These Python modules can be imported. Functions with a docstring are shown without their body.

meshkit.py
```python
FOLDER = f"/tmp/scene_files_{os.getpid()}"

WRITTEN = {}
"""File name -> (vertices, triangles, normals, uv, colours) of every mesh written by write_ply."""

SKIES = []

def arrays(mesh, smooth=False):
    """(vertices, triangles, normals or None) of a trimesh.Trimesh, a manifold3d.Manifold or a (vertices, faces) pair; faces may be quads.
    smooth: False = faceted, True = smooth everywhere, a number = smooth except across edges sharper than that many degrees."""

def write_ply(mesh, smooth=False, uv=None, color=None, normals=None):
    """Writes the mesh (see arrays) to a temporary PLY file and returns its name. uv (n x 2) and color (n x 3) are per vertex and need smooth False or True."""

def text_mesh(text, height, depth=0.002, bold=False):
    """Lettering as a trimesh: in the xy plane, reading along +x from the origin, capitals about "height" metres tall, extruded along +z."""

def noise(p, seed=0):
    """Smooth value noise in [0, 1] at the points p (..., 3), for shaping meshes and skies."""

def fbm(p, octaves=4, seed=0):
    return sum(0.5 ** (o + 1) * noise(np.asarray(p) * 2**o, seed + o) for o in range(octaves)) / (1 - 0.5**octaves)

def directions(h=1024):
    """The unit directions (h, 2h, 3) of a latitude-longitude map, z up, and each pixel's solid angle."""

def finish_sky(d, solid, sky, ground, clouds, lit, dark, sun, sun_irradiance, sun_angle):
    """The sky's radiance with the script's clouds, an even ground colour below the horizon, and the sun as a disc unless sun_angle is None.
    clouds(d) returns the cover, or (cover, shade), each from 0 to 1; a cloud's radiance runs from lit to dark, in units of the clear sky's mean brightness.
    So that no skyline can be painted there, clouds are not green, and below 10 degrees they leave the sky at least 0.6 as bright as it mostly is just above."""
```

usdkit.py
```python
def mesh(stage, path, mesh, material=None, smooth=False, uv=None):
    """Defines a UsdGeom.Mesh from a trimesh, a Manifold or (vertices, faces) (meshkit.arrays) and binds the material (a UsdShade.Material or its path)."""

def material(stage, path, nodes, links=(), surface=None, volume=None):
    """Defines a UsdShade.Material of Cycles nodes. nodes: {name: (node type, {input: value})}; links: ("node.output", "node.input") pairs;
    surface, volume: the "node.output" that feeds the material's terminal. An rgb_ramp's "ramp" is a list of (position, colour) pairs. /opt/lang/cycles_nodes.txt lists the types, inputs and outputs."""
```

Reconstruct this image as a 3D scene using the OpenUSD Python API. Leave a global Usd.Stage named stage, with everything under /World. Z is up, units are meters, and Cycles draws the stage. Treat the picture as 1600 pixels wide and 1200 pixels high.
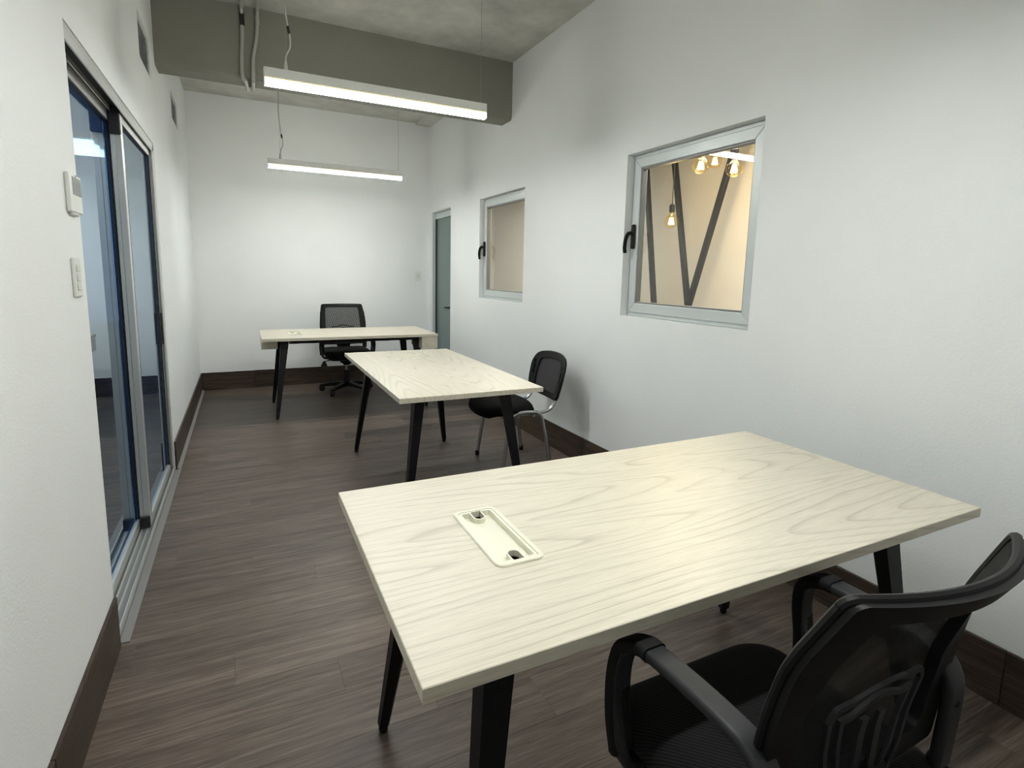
import math, random
import numpy as np, trimesh, usdkit, manifold3d
from shapely.geometry import Polygon, box as sbox, Point, LineString
from shapely import affinity
from pxr import Usd, UsdGeom, UsdLux, UsdShade, Gf, Sdf

random.seed(7)
rng = np.random.default_rng(7)
stage = Usd.Stage.CreateInMemory()
UsdGeom.SetStageUpAxis(stage, UsdGeom.Tokens.z)
UsdGeom.SetStageMetersPerUnit(stage, 1.0)
stage.SetDefaultPrim(UsdGeom.Xform.Define(stage, '/World').GetPrim())
UsdGeom.Scope.Define(stage, '/World/Looks')

# ------------------------------------------------------------------ camera, sky, exposure
F, PX, PY = 851.54, 799.925, 548.295
EYE = (0.4586, 0.0, 1.3583)
RIGHT = (0.89791014, -0.43964927, 0.02158477)
UP = (0.04312692, 0.13666818, 0.98967766)
FWD = (0.43806101, 0.88771072, -0.14167646)
EXPOSURE = 2.72
LAMP = 19.0            # radiance of the pendant lamps' diffusers
SKY = (0.46, 0.64, 1.0); SKY_STRENGTH = 0.045
ROOM_LAMP = 3.6       # ceiling lamp of the room behind the windows
FRONT_LAMP = 0.0

cam = UsdGeom.Camera.Define(stage, '/World/camera')
m = Gf.Matrix4d(*RIGHT, 0, *UP, 0, *[-c for c in FWD], 0, *EYE, 1)
cam.AddTransformOp().Set(m)
cam.CreateHorizontalApertureAttr(36.0)
cam.CreateVerticalApertureAttr(27.0)
cam.CreateFocalLengthAttr(F * 36 / 1600)
cam.CreateHorizontalApertureOffsetAttr((800 - PX) * 36 / 1600)
cam.CreateVerticalApertureOffsetAttr(-(600 - PY) * 36 / 1600)
cam.CreateClippingRangeAttr(Gf.Vec2f(0.02, 200))
cam.CreateExposureAttr(EXPOSURE)

dome = UsdLux.DomeLight.Define(stage, '/World/sky_light')
dome.CreateColorAttr(Gf.Vec3f(*SKY)); dome.CreateIntensityAttr(SKY_STRENGTH)

# ------------------------------------------------------------------ materials
M = {}


def mat(name, nodes, links=(), surface='p.BSDF'):
    M[name] = usdkit.material(stage, '/World/Looks/' + name, nodes, links, surface=surface)
    return M[name]


def plain(name, col, rough=0.5, metal=0.0, spec=0.5, **kw):
    return mat(name, {'p': ('principled_bsdf', dict(base_color=col, roughness=rough, metallic=metal, specular_ior_level=spec, **kw))})


def wall_paint(name, col, bump=0.0016, scale=130.0, var=0.03):
    lo = tuple(c * (1 - var) for c in col)
    mat(name, {
        'g': ('geometry', {}),
        'n': ('noise_texture', dict(scale=1.7, detail=3.0)),
        'r': ('rgb_ramp', {'ramp': [(0.35, lo), (0.65, col)]}),
        'f': ('noise_texture', dict(scale=scale, detail=3.0, roughness=0.6)),
        'b': ('bump', dict(strength=0.55, distance=bump)),
        'p': ('principled_bsdf', dict(roughness=0.62, specular_ior_level=0.3))},
        [('g.position', 'n.vector'), ('g.position', 'f.vector'), ('n.fac', 'r.fac'), ('r.color', 'p.base_color'),
         ('f.fac', 'b.height'), ('b.normal', 'p.normal')])


wall_paint('white_paint', (0.845, 0.865, 0.86))
wall_paint('warm_paint', (0.75, 0.71, 0.645))
wall_paint('grey_paint', (0.34, 0.325, 0.30))


def concrete(name, lo, hi, scale=2.2):
    mat(name, {
        'g': ('geometry', {}),
        'n': ('noise_texture', dict(scale=scale, detail=7.0, roughness=0.62)),
        'r': ('rgb_ramp', {'ramp': [(0.3, lo), (0.7, hi)]}),
        'f': ('noise_texture', dict(scale=60.0, detail=4.0)),
        'b': ('bump', dict(strength=0.5, distance=0.003)),
        'p': ('principled_bsdf', dict(roughness=0.75, specular_ior_level=0.25))},
        [('g.position', 'n.vector'), ('g.position', 'f.vector'), ('n.fac', 'r.fac'), ('r.color', 'p.base_color'),
         ('f.fac', 'b.height'), ('b.normal', 'p.normal')])


concrete('ceiling_concrete', (0.40, 0.395, 0.365), (0.66, 0.65, 0.60), 2.4)
concrete('beam_paint', (0.225, 0.22, 0.188), (0.265, 0.26, 0.222), 1.2)


def vinyl(name, lo, mid, hi, along='x', rough=0.42, soft=1.0):
    # streaky grain running along one axis, shifted for each plank by the object's random number
    s1 = {'x': (2.2, 42, 42), 'y': (42, 2.2, 42)}[along]
    s2 = {'x': (9, 210, 210), 'y': (210, 9, 210)}[along]
    s3 = {'x': (0.9, 5, 5), 'y': (5, 0.9, 5)}[along]
    mat(name, {
        'g': ('geometry', {}), 'oi': ('object_info', {}),
        'mul': ('math', dict(math_type='multiply', value2=37.0)),
        'cv': ('combine_xyz', {}),
        'add': ('vector_math', dict(math_type='add')),
        'm1': ('mapping', dict(scale=s1)), 'm2': ('mapping', dict(scale=s2)), 'm3': ('mapping', dict(scale=s3)),
        'n1': ('noise_texture', dict(scale=1.0, detail=6.0, roughness=0.65, distortion=0.6)),
        'n2': ('noise_texture', dict(scale=1.0, detail=3.0)),
        'n3': ('noise_texture', dict(scale=1.0, detail=3.0)),
        'w1': ('math', dict(math_type='multiply', value2=0.5)),
        'w2': ('math', dict(math_type='multiply_add', value2=0.32)),
        'w3': ('math', dict(math_type='multiply_add', value2=0.20)),
        'sh': ('math', dict(math_type='multiply_add', value2=0.035)),
        'r': ('rgb_ramp', {'ramp': [(0.41, lo), (0.53, mid), (0.67, hi)]}),
        'b': ('bump', dict(strength=0.25, distance=0.0006)),
        'p': ('principled_bsdf', dict(roughness=rough, specular_ior_level=0.30))},
        [('oi.random', 'mul.value1'), ('mul.value', 'cv.x'), ('mul.value', 'cv.y'), ('g.position', 'add.vector1'), ('cv.vector', 'add.vector2'),
         ('add.vector', 'm1.vector'), ('add.vector', 'm2.vector'), ('add.vector', 'm3.vector'),
         ('m1.vector', 'n1.vector'), ('m2.vector', 'n2.vector'), ('m3.vector', 'n3.vector'),
         ('n1.fac', 'w1.value1'), ('n2.fac', 'w2.value1'), ('w1.value', 'w2.value3'),
         ('n3.fac', 'w3.value1'), ('w2.value', 'w3.value3'),
         ('oi.random', 'sh.value1'), ('w3.value', 'sh.value3'),
         ('sh.value', 'r.fac'), ('r.color', 'p.base_color'), ('w2.value', 'b.height'), ('b.normal', 'p.normal')])


vinyl('floor_vinyl', (0.058, 0.043, 0.033), (0.112, 0.085, 0.068), (0.195, 0.153, 0.126))
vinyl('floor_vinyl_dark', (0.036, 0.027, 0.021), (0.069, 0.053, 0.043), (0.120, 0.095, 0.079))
vinyl('base_vinyl_along', (0.024, 0.017, 0.012), (0.054, 0.038, 0.027), (0.095, 0.068, 0.049), along='y')
vinyl('base_vinyl_across', (0.024, 0.017, 0.012), (0.054, 0.038, 0.027), (0.095, 0.068, 0.049), along='x')


def ash(name, light, dark, contours=31.0):
    # pale laminate: contour lines of a stretched noise field give the flame grain, fine streaks the pores; grain runs along the desk's own x
    mat(name, {
        't': ('texture_coordinate', {}), 'oi': ('object_info', {}),
        'm1': ('mapping', dict(scale=(0.32, 3.4, 3.4), location=(3.1, 1.7, 0.4))),
        'n1': ('noise_texture', dict(scale=1.0, detail=2.6, roughness=0.30, distortion=0.15)),
        'k': ('math', dict(math_type='multiply', value2=contours)),
        'fr': ('math', dict(math_type='fraction')),
        'rl': ('rgb_ramp', {'ramp': [(0.0, (1, 1, 1)), (0.07, (0.6, 0.6, 0.6)), (0.22, (0.12, 0.12, 0.12)), (0.6, (0, 0, 0)), (0.94, (0.12, 0.12, 0.12)), (1.0, (1, 1, 1))]}),
        'm2': ('mapping', dict(scale=(12, 420, 420))),
        'n2': ('noise_texture', dict(scale=1.0, detail=2.0, roughness=0.5)),
        'rp': ('rgb_ramp', {'ramp': [(0.47, (0, 0, 0)), (0.62, (1, 1, 1))]}),
        'm3': ('mapping', dict(scale=(2.2, 9, 9))),
        'n3': ('noise_texture', dict(scale=1.0, detail=3.0)),
        'rm': ('rgb_ramp', {'ramp': [(0.30, (0.35, 0.35, 0.35)), (0.60, (1, 1, 1))]}),
        'a': ('math', dict(math_type='multiply')),
        'a2': ('math', dict(math_type='multiply', value2=0.58)),
        'c': ('math', dict(math_type='multiply_add', value2=0.27)),
        'mx': ('mix', dict(color1=light, color2=dark)),
        'b': ('bump', dict(strength=0.18, distance=0.0005, invert=True)),
        'p': ('principled_bsdf', dict(roughness=0.40, specular_ior_level=0.4))},
        [('t.object', 'm1.vector'), ('t.object', 'm2.vector'), ('t.object', 'm3.vector'),
         ('m1.vector', 'n1.vector'), ('m2.vector', 'n2.vector'), ('m3.vector', 'n3.vector'),
         ('n1.fac', 'k.value1'), ('k.value', 'fr.value1'), ('fr.value', 'rl.fac'), ('n2.fac', 'rp.fac'), ('n3.fac', 'rm.fac'),
         ('rl.color', 'a.value1'), ('rm.color', 'a.value2'), ('a.value', 'a2.value1'),
         ('rp.color', 'c.value1'), ('a2.value', 'c.value3'),
         ('c.value', 'mx.fac'), ('mx.color', 'p.base_color'), ('c.value', 'b.height'), ('b.normal', 'p.normal')])


ash('ash_laminate', (0.66, 0.615, 0.505), (0.39, 0.35, 0.275))
plain('tray_plastic', (0.78, 0.765, 0.64), 0.22)
plain('dark_cavity', (0.06, 0.045, 0.035), 0.7)
plain('black_steel', (0.0045, 0.0045, 0.006), 0.45, 0.0, 0.25)
plain('black_plastic', (0.0045, 0.0045, 0.005), 0.50, 0.0, 0.28)
plain('grey_black_plastic', (0.021, 0.022, 0.024), 0.50, 0.0, 0.35)
plain('black_rubber', (0.005, 0.005, 0.005), 0.75, 0.0, 0.3)
plain('chrome_grey', (0.42, 0.43, 0.44), 0.28, 0.9)
plain('steel_strut_paint', (0.012, 0.012, 0.015), 0.55, 0.0, 0.3)
plain('aluminium_white', (0.58, 0.62, 0.62), 0.38, 0.15)
plain('aluminium', (0.60, 0.61, 0.59), 0.33, 0.55)
plain('aluminium_dull', (0.24, 0.245, 0.24), 0.45, 0.3)
plain('strip_grey', (0.23, 0.22, 0.21), 0.5, 0.2)
plain('white_plastic', (0.74, 0.75, 0.72), 0.35)
plain('white_shade', (0.62, 0.63, 0.60), 0.45)
plain('screen_grey', (0.17, 0.175, 0.18), 0.25)
plain('lamp_body', (0.86, 0.86, 0.83), 0.4)
plain('cord_white', (0.62, 0.62, 0.57), 0.5)
plain('wire_grey', (0.33, 0.33, 0.31), 0.4, 0.4)
plain('conduit_grey', (0.42, 0.415, 0.38), 0.5, 0.1)
plain('vent_grey', (0.62, 0.62, 0.625), 0.55)
plain('gasket_black', (0.012, 0.012, 0.014), 0.6)
plain('outer_ground', (0.05, 0.05, 0.055), 0.8)
plain('amber_metal', (0.45, 0.36, 0.20), 0.35, 0.7)
mat('lamp_diffuser', {'e': ('emission', dict(color=(0.97, 1.0, 0.975), strength=LAMP))}, surface='e.emission')
mat('lamp_edge', {'e': ('emission', dict(color=(1.0, 0.86, 0.40), strength=0.15))}, surface='e.emission')
mat('lamp_side_lens', {'e': ('emission', dict(color=(1.0, 0.98, 0.88), strength=LAMP * 0.27))}, surface='e.emission')
mat('outer_tube_glow', {'e': ('emission', dict(color=(1.0, 0.97, 0.82), strength=6.0))}, surface='e.emission')
mat('filament_glow', {'e': ('emission', dict(color=(1.0, 0.78, 0.48), strength=60.0))}, surface='e.emission')
mat('ceiling_panel_glow', {'e': ('emission', dict(color=(1.0, 0.94, 0.86), strength=ROOM_LAMP))}, surface='e.emission')


def pane(name, tint, gloss, ior=1.5, rough=0.0, film=0.0):
    mat(name, {
        'ge': ('geometry', {}),
        'io': ('math', dict(math_type='multiply_add', value2=1 / ior - ior, value3=ior)),   # the same reflectance from both sides of the pane
        'fr': ('fresnel', {}), 'mx': ('math', dict(math_type='maximum', value2=film)),
        't': ('transparent_bsdf', dict(color=tint)),
        'g': ('glossy_bsdf', dict(color=gloss, roughness=rough)),
        'm': ('mix_closure', {})},
        [('ge.backfacing', 'io.value1'), ('io.value', 'fr.IOR'), ('fr.fac', 'mx.value1'), ('mx.value', 'm.fac'), ('t.BSDF', 'm.closure1'), ('g.BSDF', 'm.closure2')], surface='m.closure')


pane('window_glass', (0.93, 0.95, 0.93), (1, 1, 1), 1.45)
pane('blue_glass', (0.34, 0.45, 0.58), (0.78, 0.90, 1.0), 2.0, film=0.66)
pane('bulb_glass', (1.0, 0.90, 0.66), (1.0, 0.9, 0.7), 1.35)
mat('frosted_glass', {'p': ('principled_bsdf', dict(base_color=(0.135, 0.19, 0.18), roughness=0.12, specular_ior_level=0.6))})


def weave(name, col, scale, lo, hi, rough=0.8):
    # knitted chair mesh: dense and open ribs alternate, cut out by a stripe pattern
    mat(name, {
        't': ('texture_coordinate', {}),
        'w': ('wave_texture', dict(scale=scale, bands_direction='x', distortion=0.0)),
        'r': ('rgb_ramp', {'ramp': [(0.0, (lo, lo, lo)), (1.0, (hi, hi, hi))]}),
        'tr': ('transparent_bsdf', {}),
        'p': ('principled_bsdf', dict(base_color=col, roughness=rough, specular_ior_level=0.3)),
        'm': ('mix_closure', {})},
        [('t.object', 'w.vector'), ('w.fac', 'r.fac'), ('r.color', 'm.fac'), ('tr.BSDF', 'm.closure1'), ('p.BSDF', 'm.closure2')], surface='m.closure')


weave('chair_mesh', (0.013, 0.013, 0.0125), 58.0, 0.28, 0.92)
weave('visitor_mesh', (0.042, 0.042, 0.043), 90.0, 0.80, 1.0)
mat('seat_fabric', {
    't': ('texture_coordinate', {}),
    'w': ('wave_texture', dict(scale=60.0, bands_direction='diagonal', distortion=1.0, detail=2.0)),
    'r': ('rgb_ramp', {'ramp': [(0.0, (0.004, 0.004, 0.004)), (1.0, (0.015, 0.015, 0.015))]}),
    'b': ('bump', dict(strength=0.5, distance=0.001)),
    'p': ('principled_bsdf', dict(roughness=0.9, specular_ior_level=0.2))},
    [('t.object', 'w.vector'), ('w.fac', 'r.fac'), ('r.color', 'p.base_color'), ('w.fac', 'b.height'), ('b.normal', 'p.normal')])
plain('black_fabric', (0.005, 0.005, 0.005), 0.95, 0.0, 0.15)

# ------------------------------------------------------------------ helpers
taken = set()


def numbered(path):
    p, k = path, 0
    while p in taken:
        k += 1
        p = f'{path}_{k:03d}'
    taken.add(p)
    return p


def tag(prim, label=None, category=None, group=None, kind=None):
    for k, v in (('label', label), ('category', category), ('group', group), ('kind', kind)):
        if v:
            prim.SetCustomDataByKey(k, v)


def thing(name, label, category, loc=(0, 0, 0), rotz=0.0, group=None, kind=None):
    x = UsdGeom.Xform.Define(stage, numbered('/World/' + name))
    x.AddTranslateOp().Set(Gf.Vec3d(*map(float, loc)))
    if rotz:
        x.AddRotateZOp().Set(float(rotz))
    tag(x.GetPrim(), label, category, group, kind)
    return x.GetPrim()


def obj(name, mesh, material, parent=None, smooth=30, label=None):
    if isinstance(mesh, (list, tuple)) and not isinstance(mesh[0], np.ndarray):
        mesh = trimesh.util.concatenate(list(mesh))
    base = str(parent.GetPath()) if parent is not None else '/World'
    g = usdkit.mesh(stage, numbered(base + '/' + name), mesh, M[material], smooth=smooth)
    if label:
        g.GetPrim().SetCustomDataByKey('label', label)
    return g.GetPrim()


def cham(x0, x1, y0, y1, z0, z1, c=0.003):
    c = min(c, (x1 - x0) / 2.2, (y1 - y0) / 2.2, (z1 - z0) / 2.2)
    pts = []
    for sx in (0, 1):
        for sy in (0, 1):
            for sz in (0, 1):
                p = np.array([(x0, x1)[sx], (y0, y1)[sy], (z0, z1)[sz]], float)
                d = np.array([1 - 2 * sx, 1 - 2 * sy, 1 - 2 * sz]) * c
                for k in range(3):
                    q = p + d
                    q[k] = p[k]
                    pts.append(q)
    return trimesh.convex.convex_hull(np.array(pts))


def bx(x0, x1, y0, y1, z0, z1):
    m = trimesh.creation.box((x1 - x0, y1 - y0, z1 - z0))
    m.apply_translation(((x0 + x1) / 2, (y0 + y1) / 2, (z0 + z1) / 2))
    return m


def hull(*pts):
    return trimesh.convex.convex_hull(np.array(pts, float))


def spline(pts, n=8):
    """Catmull-Rom through the points."""
    p = np.array(pts, float)
    q = np.vstack([2 * p[0] - p[1], p, 2 * p[-1] - p[-2]])
    out = []
    for i in range(1, len(q) - 2):
        for t in np.linspace(0, 1, n, endpoint=False):
            a, b, c, d = q[i - 1:i + 3]
            out.append(0.5 * ((2 * b) + (c - a) * t + (2 * a - 5 * b + 4 * c - d) * t * t + (3 * b - a - 3 * c + d) * t ** 3))
    out.append(p[-1])
    return np.array(out)


def sweep(path, section, side=None, scale=None):
    """Sweeps a closed section (k x 2, in side and normal) along a path, capped. side fixes the section's first axis."""
    path = np.asarray(path, float)
    tan = np.gradient(path, axis=0)
    tan /= np.linalg.norm(tan, axis=1, keepdims=True)
    k = len(section)
    rings = []
    s = np.array(side if side is not None else ([1, 0, 0] if abs(tan[0][0]) < 0.8 else [0, 0, 1]), float)
    for i, (p, t) in enumerate(zip(path, tan)):
        a = (np.array(side, float) if side is not None else s)
        a = a - t * (a @ t)
        a /= np.linalg.norm(a)
        s = a
        b = np.cross(t, a)
        f = 1.0 if scale is None else scale[i]
        rings.append(p + f * (section[:, :1] * a + section[:, 1:] * b))
    v = np.vstack(rings + [path[:1], path[-1:]])
    f = []
    n = len(path)
    for i in range(n - 1):
        for j in range(k):
            a, b = i * k + j, i * k + (j + 1) % k
            f += [(a, b, b + k), (a, b + k, a + k)]
    for j in range(k):
        f.append((n * k, (j + 1) % k, j))
        f.append((n * k + 1, (n - 1) * k + j, (n - 1) * k + (j + 1) % k))
    m = trimesh.Trimesh(v, f, process=False)
    if m.volume < 0:
        m.invert()
    return m


def circ(r, n=12):
    a = np.linspace(0, 2 * np.pi, n, endpoint=False)
    return np.c_[np.cos(a), np.sin(a)] * r


def rrect(w, h, r, n=4):
    """Rounded rectangle section."""
    out = []
    for cx, cy, a0 in ((w / 2 - r, h / 2 - r, 0), (-w / 2 + r, h / 2 - r, 90), (-w / 2 + r, -h / 2 + r, 180), (w / 2 - r, -h / 2 + r, 270)):
        for a in np.radians(a0 + np.linspace(0, 90, n)):
            out.append((cx + r * math.cos(a), cy + r * math.sin(a)))
    return np.array(out)


def tube(pts, r, n=12, sm=0):
    return sweep(spline(pts, sm) if sm else np.array(pts, float), circ(r, n))


def poly(pts):
    return Polygon(pts).buffer(0)


def extrude(pg, h, z0=0.0):
    ms = []
    for g in getattr(pg, 'geoms', [pg]):
        m = trimesh.creation.extrude_polygon(g, h, engine='earcut')
        m.apply_translation((0, 0, z0))
        ms.append(m)
    return trimesh.util.concatenate(ms)


def warp(pg, thick, fn, edge=0.02):
    """Extrudes a polygon in (s, t), subdivides it and maps every vertex with fn(s, t, d)."""
    m = extrude(pg, thick)
    v, f = trimesh.remesh.subdivide_to_size(m.vertices, m.faces, edge, max_iter=12)
    m = trimesh.Trimesh(v, f)
    m.merge_vertices()
    m.vertices = fn(m.vertices[:, 0], m.vertices[:, 1], m.vertices[:, 2])
    if m.volume < 0:
        m.invert()
    return m


def lathe(profile, n=24, centre=(0, 0, 0)):
    m = trimesh.creation.revolve(np.array(profile, float), sections=n)
    m.apply_translation(centre)
    if m.volume < 0:
        m.invert()
    return m


def place(m, **kw):
    m = m.copy()
    if 'rx' in kw: m.apply_transform(trimesh.transformations.rotation_matrix(math.radians(kw['rx']), (1, 0, 0)))
    if 'ry' in kw: m.apply_transform(trimesh.transformations.rotation_matrix(math.radians(kw['ry']), (0, 1, 0)))
    if 'rz' in kw: m.apply_transform(trimesh.transformations.rotation_matrix(math.radians(kw['rz']), (0, 0, 1)))
    m.apply_translation(kw.get('at', (0, 0, 0)))
    return m


def yz_wall(pg, x0, x1):
    """A polygon in (y, z) extruded from x0 to x1."""
    m = extrude(pg, x1 - x0)
    v = m.vertices.copy()
    m.vertices = np.c_[v[:, 2] + x0, v[:, 0], v[:, 1]]
    return m


# ------------------------------------------------------------------ the room
W, D, H, Y0 = 2.612, 6.789, 3.137, -1.25
BH = 0.194
SD = (2.2136, 4.1294, 2.099)                       # sliding door opening: y0, y1, top
W1 = (1.8268, 2.8167, 1.1058, 2.0877)              # window openings: y0, y1, z0, z1
W2 = (4.1831, 5.1561, 1.1016, 2.0752)
RD = (6.0108, 6.6928, 2.0831)                      # door in the right wall
V1 = (3.805, 4.235, 2.502, 2.749)
V2 = (5.404, 5.86, 2.545, 2.763)
TH = 0.15

# floor of planks laid across the room
fl = thing('floor', 'dark brown wood-look vinyl plank floor of the long office', 'floor', kind='structure')
obj('subfloor', bx(0, W, Y0, D, -0.06, -0.004), 'dark_cavity', fl)
PW, PL = 0.1835, 1.22
row = 0
y = D
while y > Y0 + 1e-6:
    ya, yb = max(y - PW, Y0), y
    x = -((row * 0.437 + 0.23 * ((row * 7) % 5)) % PL)
    while x < W:
        xa, xb = max(x, 0.0), min(x + PL, W)
        if xb - xa > 0.02:
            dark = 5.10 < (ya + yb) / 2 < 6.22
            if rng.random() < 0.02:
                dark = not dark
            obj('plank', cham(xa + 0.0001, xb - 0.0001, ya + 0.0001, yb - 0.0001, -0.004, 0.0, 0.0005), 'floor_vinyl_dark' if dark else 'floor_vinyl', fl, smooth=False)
        x += PL
    y -= PW
    row += 1

# ceiling slab, beam, ledge
cl = thing('ceiling', 'bare grey concrete ceiling slab above the office', 'ceiling', kind='structure')
obj('slab', bx(-TH, W + TH, Y0, D + TH, H, H + 0.12), 'ceiling_concrete', cl)
obj('ledge', cham(2.43, W, 4.68, D, H - 0.025, H, 0.003), 'ceiling_concrete', cl)
BY0, BY1, BZ = 4.465, 4.675, 2.667
prof = Polygon([(BY0, H), (BY0, BZ + 0.035), (BY0 + 0.006, BZ + 0.012), (BY0 + 0.022, BZ), (BY1 - 0.01, BZ), (BY1, BZ + 0.01), (BY1, H)])
tb = yz_wall(prof, -0.02, W)
b_ = obj('trim_1', tb, 'beam_paint', None, smooth=20)
tag(b_, 'olive grey painted concrete beam crossing below the ceiling', 'beam', kind='structure')

# walls
pl = sbox(Y0 - TH, 0 - 0.06, D + TH, H)
pl = pl.difference(sbox(SD[0], -0.1, SD[1], SD[2])).difference(sbox(V1[0], V1[2], V1[1], V1[3])).difference(sbox(V2[0], V2[2], V2[1], V2[3]))
tag(obj('wall_left', yz_wall(pl, -TH, 0), 'white_paint', smooth=False), 'white plastered left wall with the sliding door opening', 'wall', kind='structure')
pr_ = sbox(Y0 - TH, -0.06, D + TH, H).difference(sbox(W1[0], W1[2], W1[1], W1[3])).difference(sbox(W2[0], W2[2], W2[1], W2[3])).difference(sbox(RD[0], -0.1, RD[1], RD[2]))
tag(obj('wall_right', yz_wall(pr_, W, W + 0.118), 'white_paint', smooth=False), 'white plastered right wall with two window openings', 'wall', kind='structure')
tag(obj('wall_back', bx(0, W, D, D + TH, -0.06, H), 'white_paint', smooth=False), 'plain white end wall behind the farthest desk', 'wall', kind='structure')
tag(obj('wall_front', bx(0, W, Y0 - TH, Y0, -0.06, H), 'white_paint', smooth=False), 'white wall closing the office behind the camera', 'wall', kind='structure')


def baseboard(name, label, pieces, material):
    b = thing(name, label, 'baseboard', kind='structure')
    for a in pieces:
        obj('plank', cham(*a, 0.0025), material, b, smooth=False)


def cuts(a, b, off):
    e = [a] + [x for x in np.arange(a + off, b, PL)] + [b]
    return [(p + 0.0004, q - 0.0004) for p, q in zip(e[:-1], e[1:]) if q - p > 0.01]


T = 0.011
baseboard('baseboard_left', 'dark wood plank baseboard along the foot of the left wall', [(0, T, a, b, 0, BH) for a, b in cuts(Y0, SD[0] - 0.004, 0.3) + cuts(SD[1], D, 1.1)], 'base_vinyl_along')
baseboard('baseboard_right', 'dark wood plank baseboard along the foot of the right wall', [(W - T, W, a, b, 0, BH) for a, b in cuts(Y0, RD[0], 0.75)], 'base_vinyl_along')
baseboard('baseboard_back', 'dark wood plank baseboard along the foot of the end wall', [(a, b, D - T, D, 0, BH + 0.002 * k) for k, (a, b) in enumerate(cuts(T, W - T, 0.52))], 'base_vinyl_across')
baseboard('baseboard_front', 'dark wood plank baseboard behind the camera', [(a, b, Y0, Y0 + T, 0, BH) for a, b in cuts(T, W - T, 0.6)], 'base_vinyl_across')
s_ = obj('trim_2', cham(0.0, 0.034, SD[0] + 0.012, SD[1], 0.0, 0.004, 0.0015), 'strip_grey', smooth=False)
tag(s_, 'flat grey transition strip on the floor along the sliding door sill', 'floor strip', kind='structure')
s_ = obj('trim_3', hull((T, SD[1], 0), (T + 0.02, SD[1], 0), (T, SD[1], 0.016), (T, D - 0.03, 0), (T + 0.02, D - 0.03, 0), (T, D - 0.03, 0.016)), 'strip_grey', smooth=False)
tag(s_, 'pale bead of trim where the far left baseboard meets the floor', 'floor trim', kind='structure')

# ------------------------------------------------------------------ sliding glass door in the left wall
sd = thing('door_1', 'aluminium sliding glass door with two blue tinted panes in the left wall', 'sliding door', kind='structure')
y0, y1, zt = SD
# outer frame: head with three lips, jambs, sill with rails
obj('head_frame', [cham(-0.118, -0.004, y0, y1, zt - 0.018, zt, 0.002), cham(-0.012, -0.004, y0, y1, zt - 0.052, zt - 0.016, 0.002), cham(-0.058, -0.053, y0, y1, zt - 0.046, zt - 0.016, 0.001), cham(-0.118, -0.108, y0, y1, zt - 0.052, zt - 0.016, 0.002)], 'aluminium', sd, smooth=False)
obj('head_gasket', cham(-0.106, -0.014, y0 + 0.002, y1 - 0.002, zt - 0.024, zt - 0.0185, 0.001), 'gasket_black', sd, smooth=False)
obj('jamb', [cham(-0.118, -0.004, y1 - 0.022, y1, 0.004, zt - 0.018, 0.002), cham(-0.012, -0.004, y1 - 0.045, y1 - 0.02, 0.03, zt - 0.02, 0.002)], 'aluminium', sd, smooth=False)
obj('jamb', cham(-0.118, -0.004, y0, y0 + 0.022, 0.004, zt - 0.018, 0.002), 'aluminium', sd, smooth=False)
obj('sill', cham(-0.118, 0.0, y0, y1, 0.0, 0.010, 0.002), 'aluminium_dull', sd, smooth=False)
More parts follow.
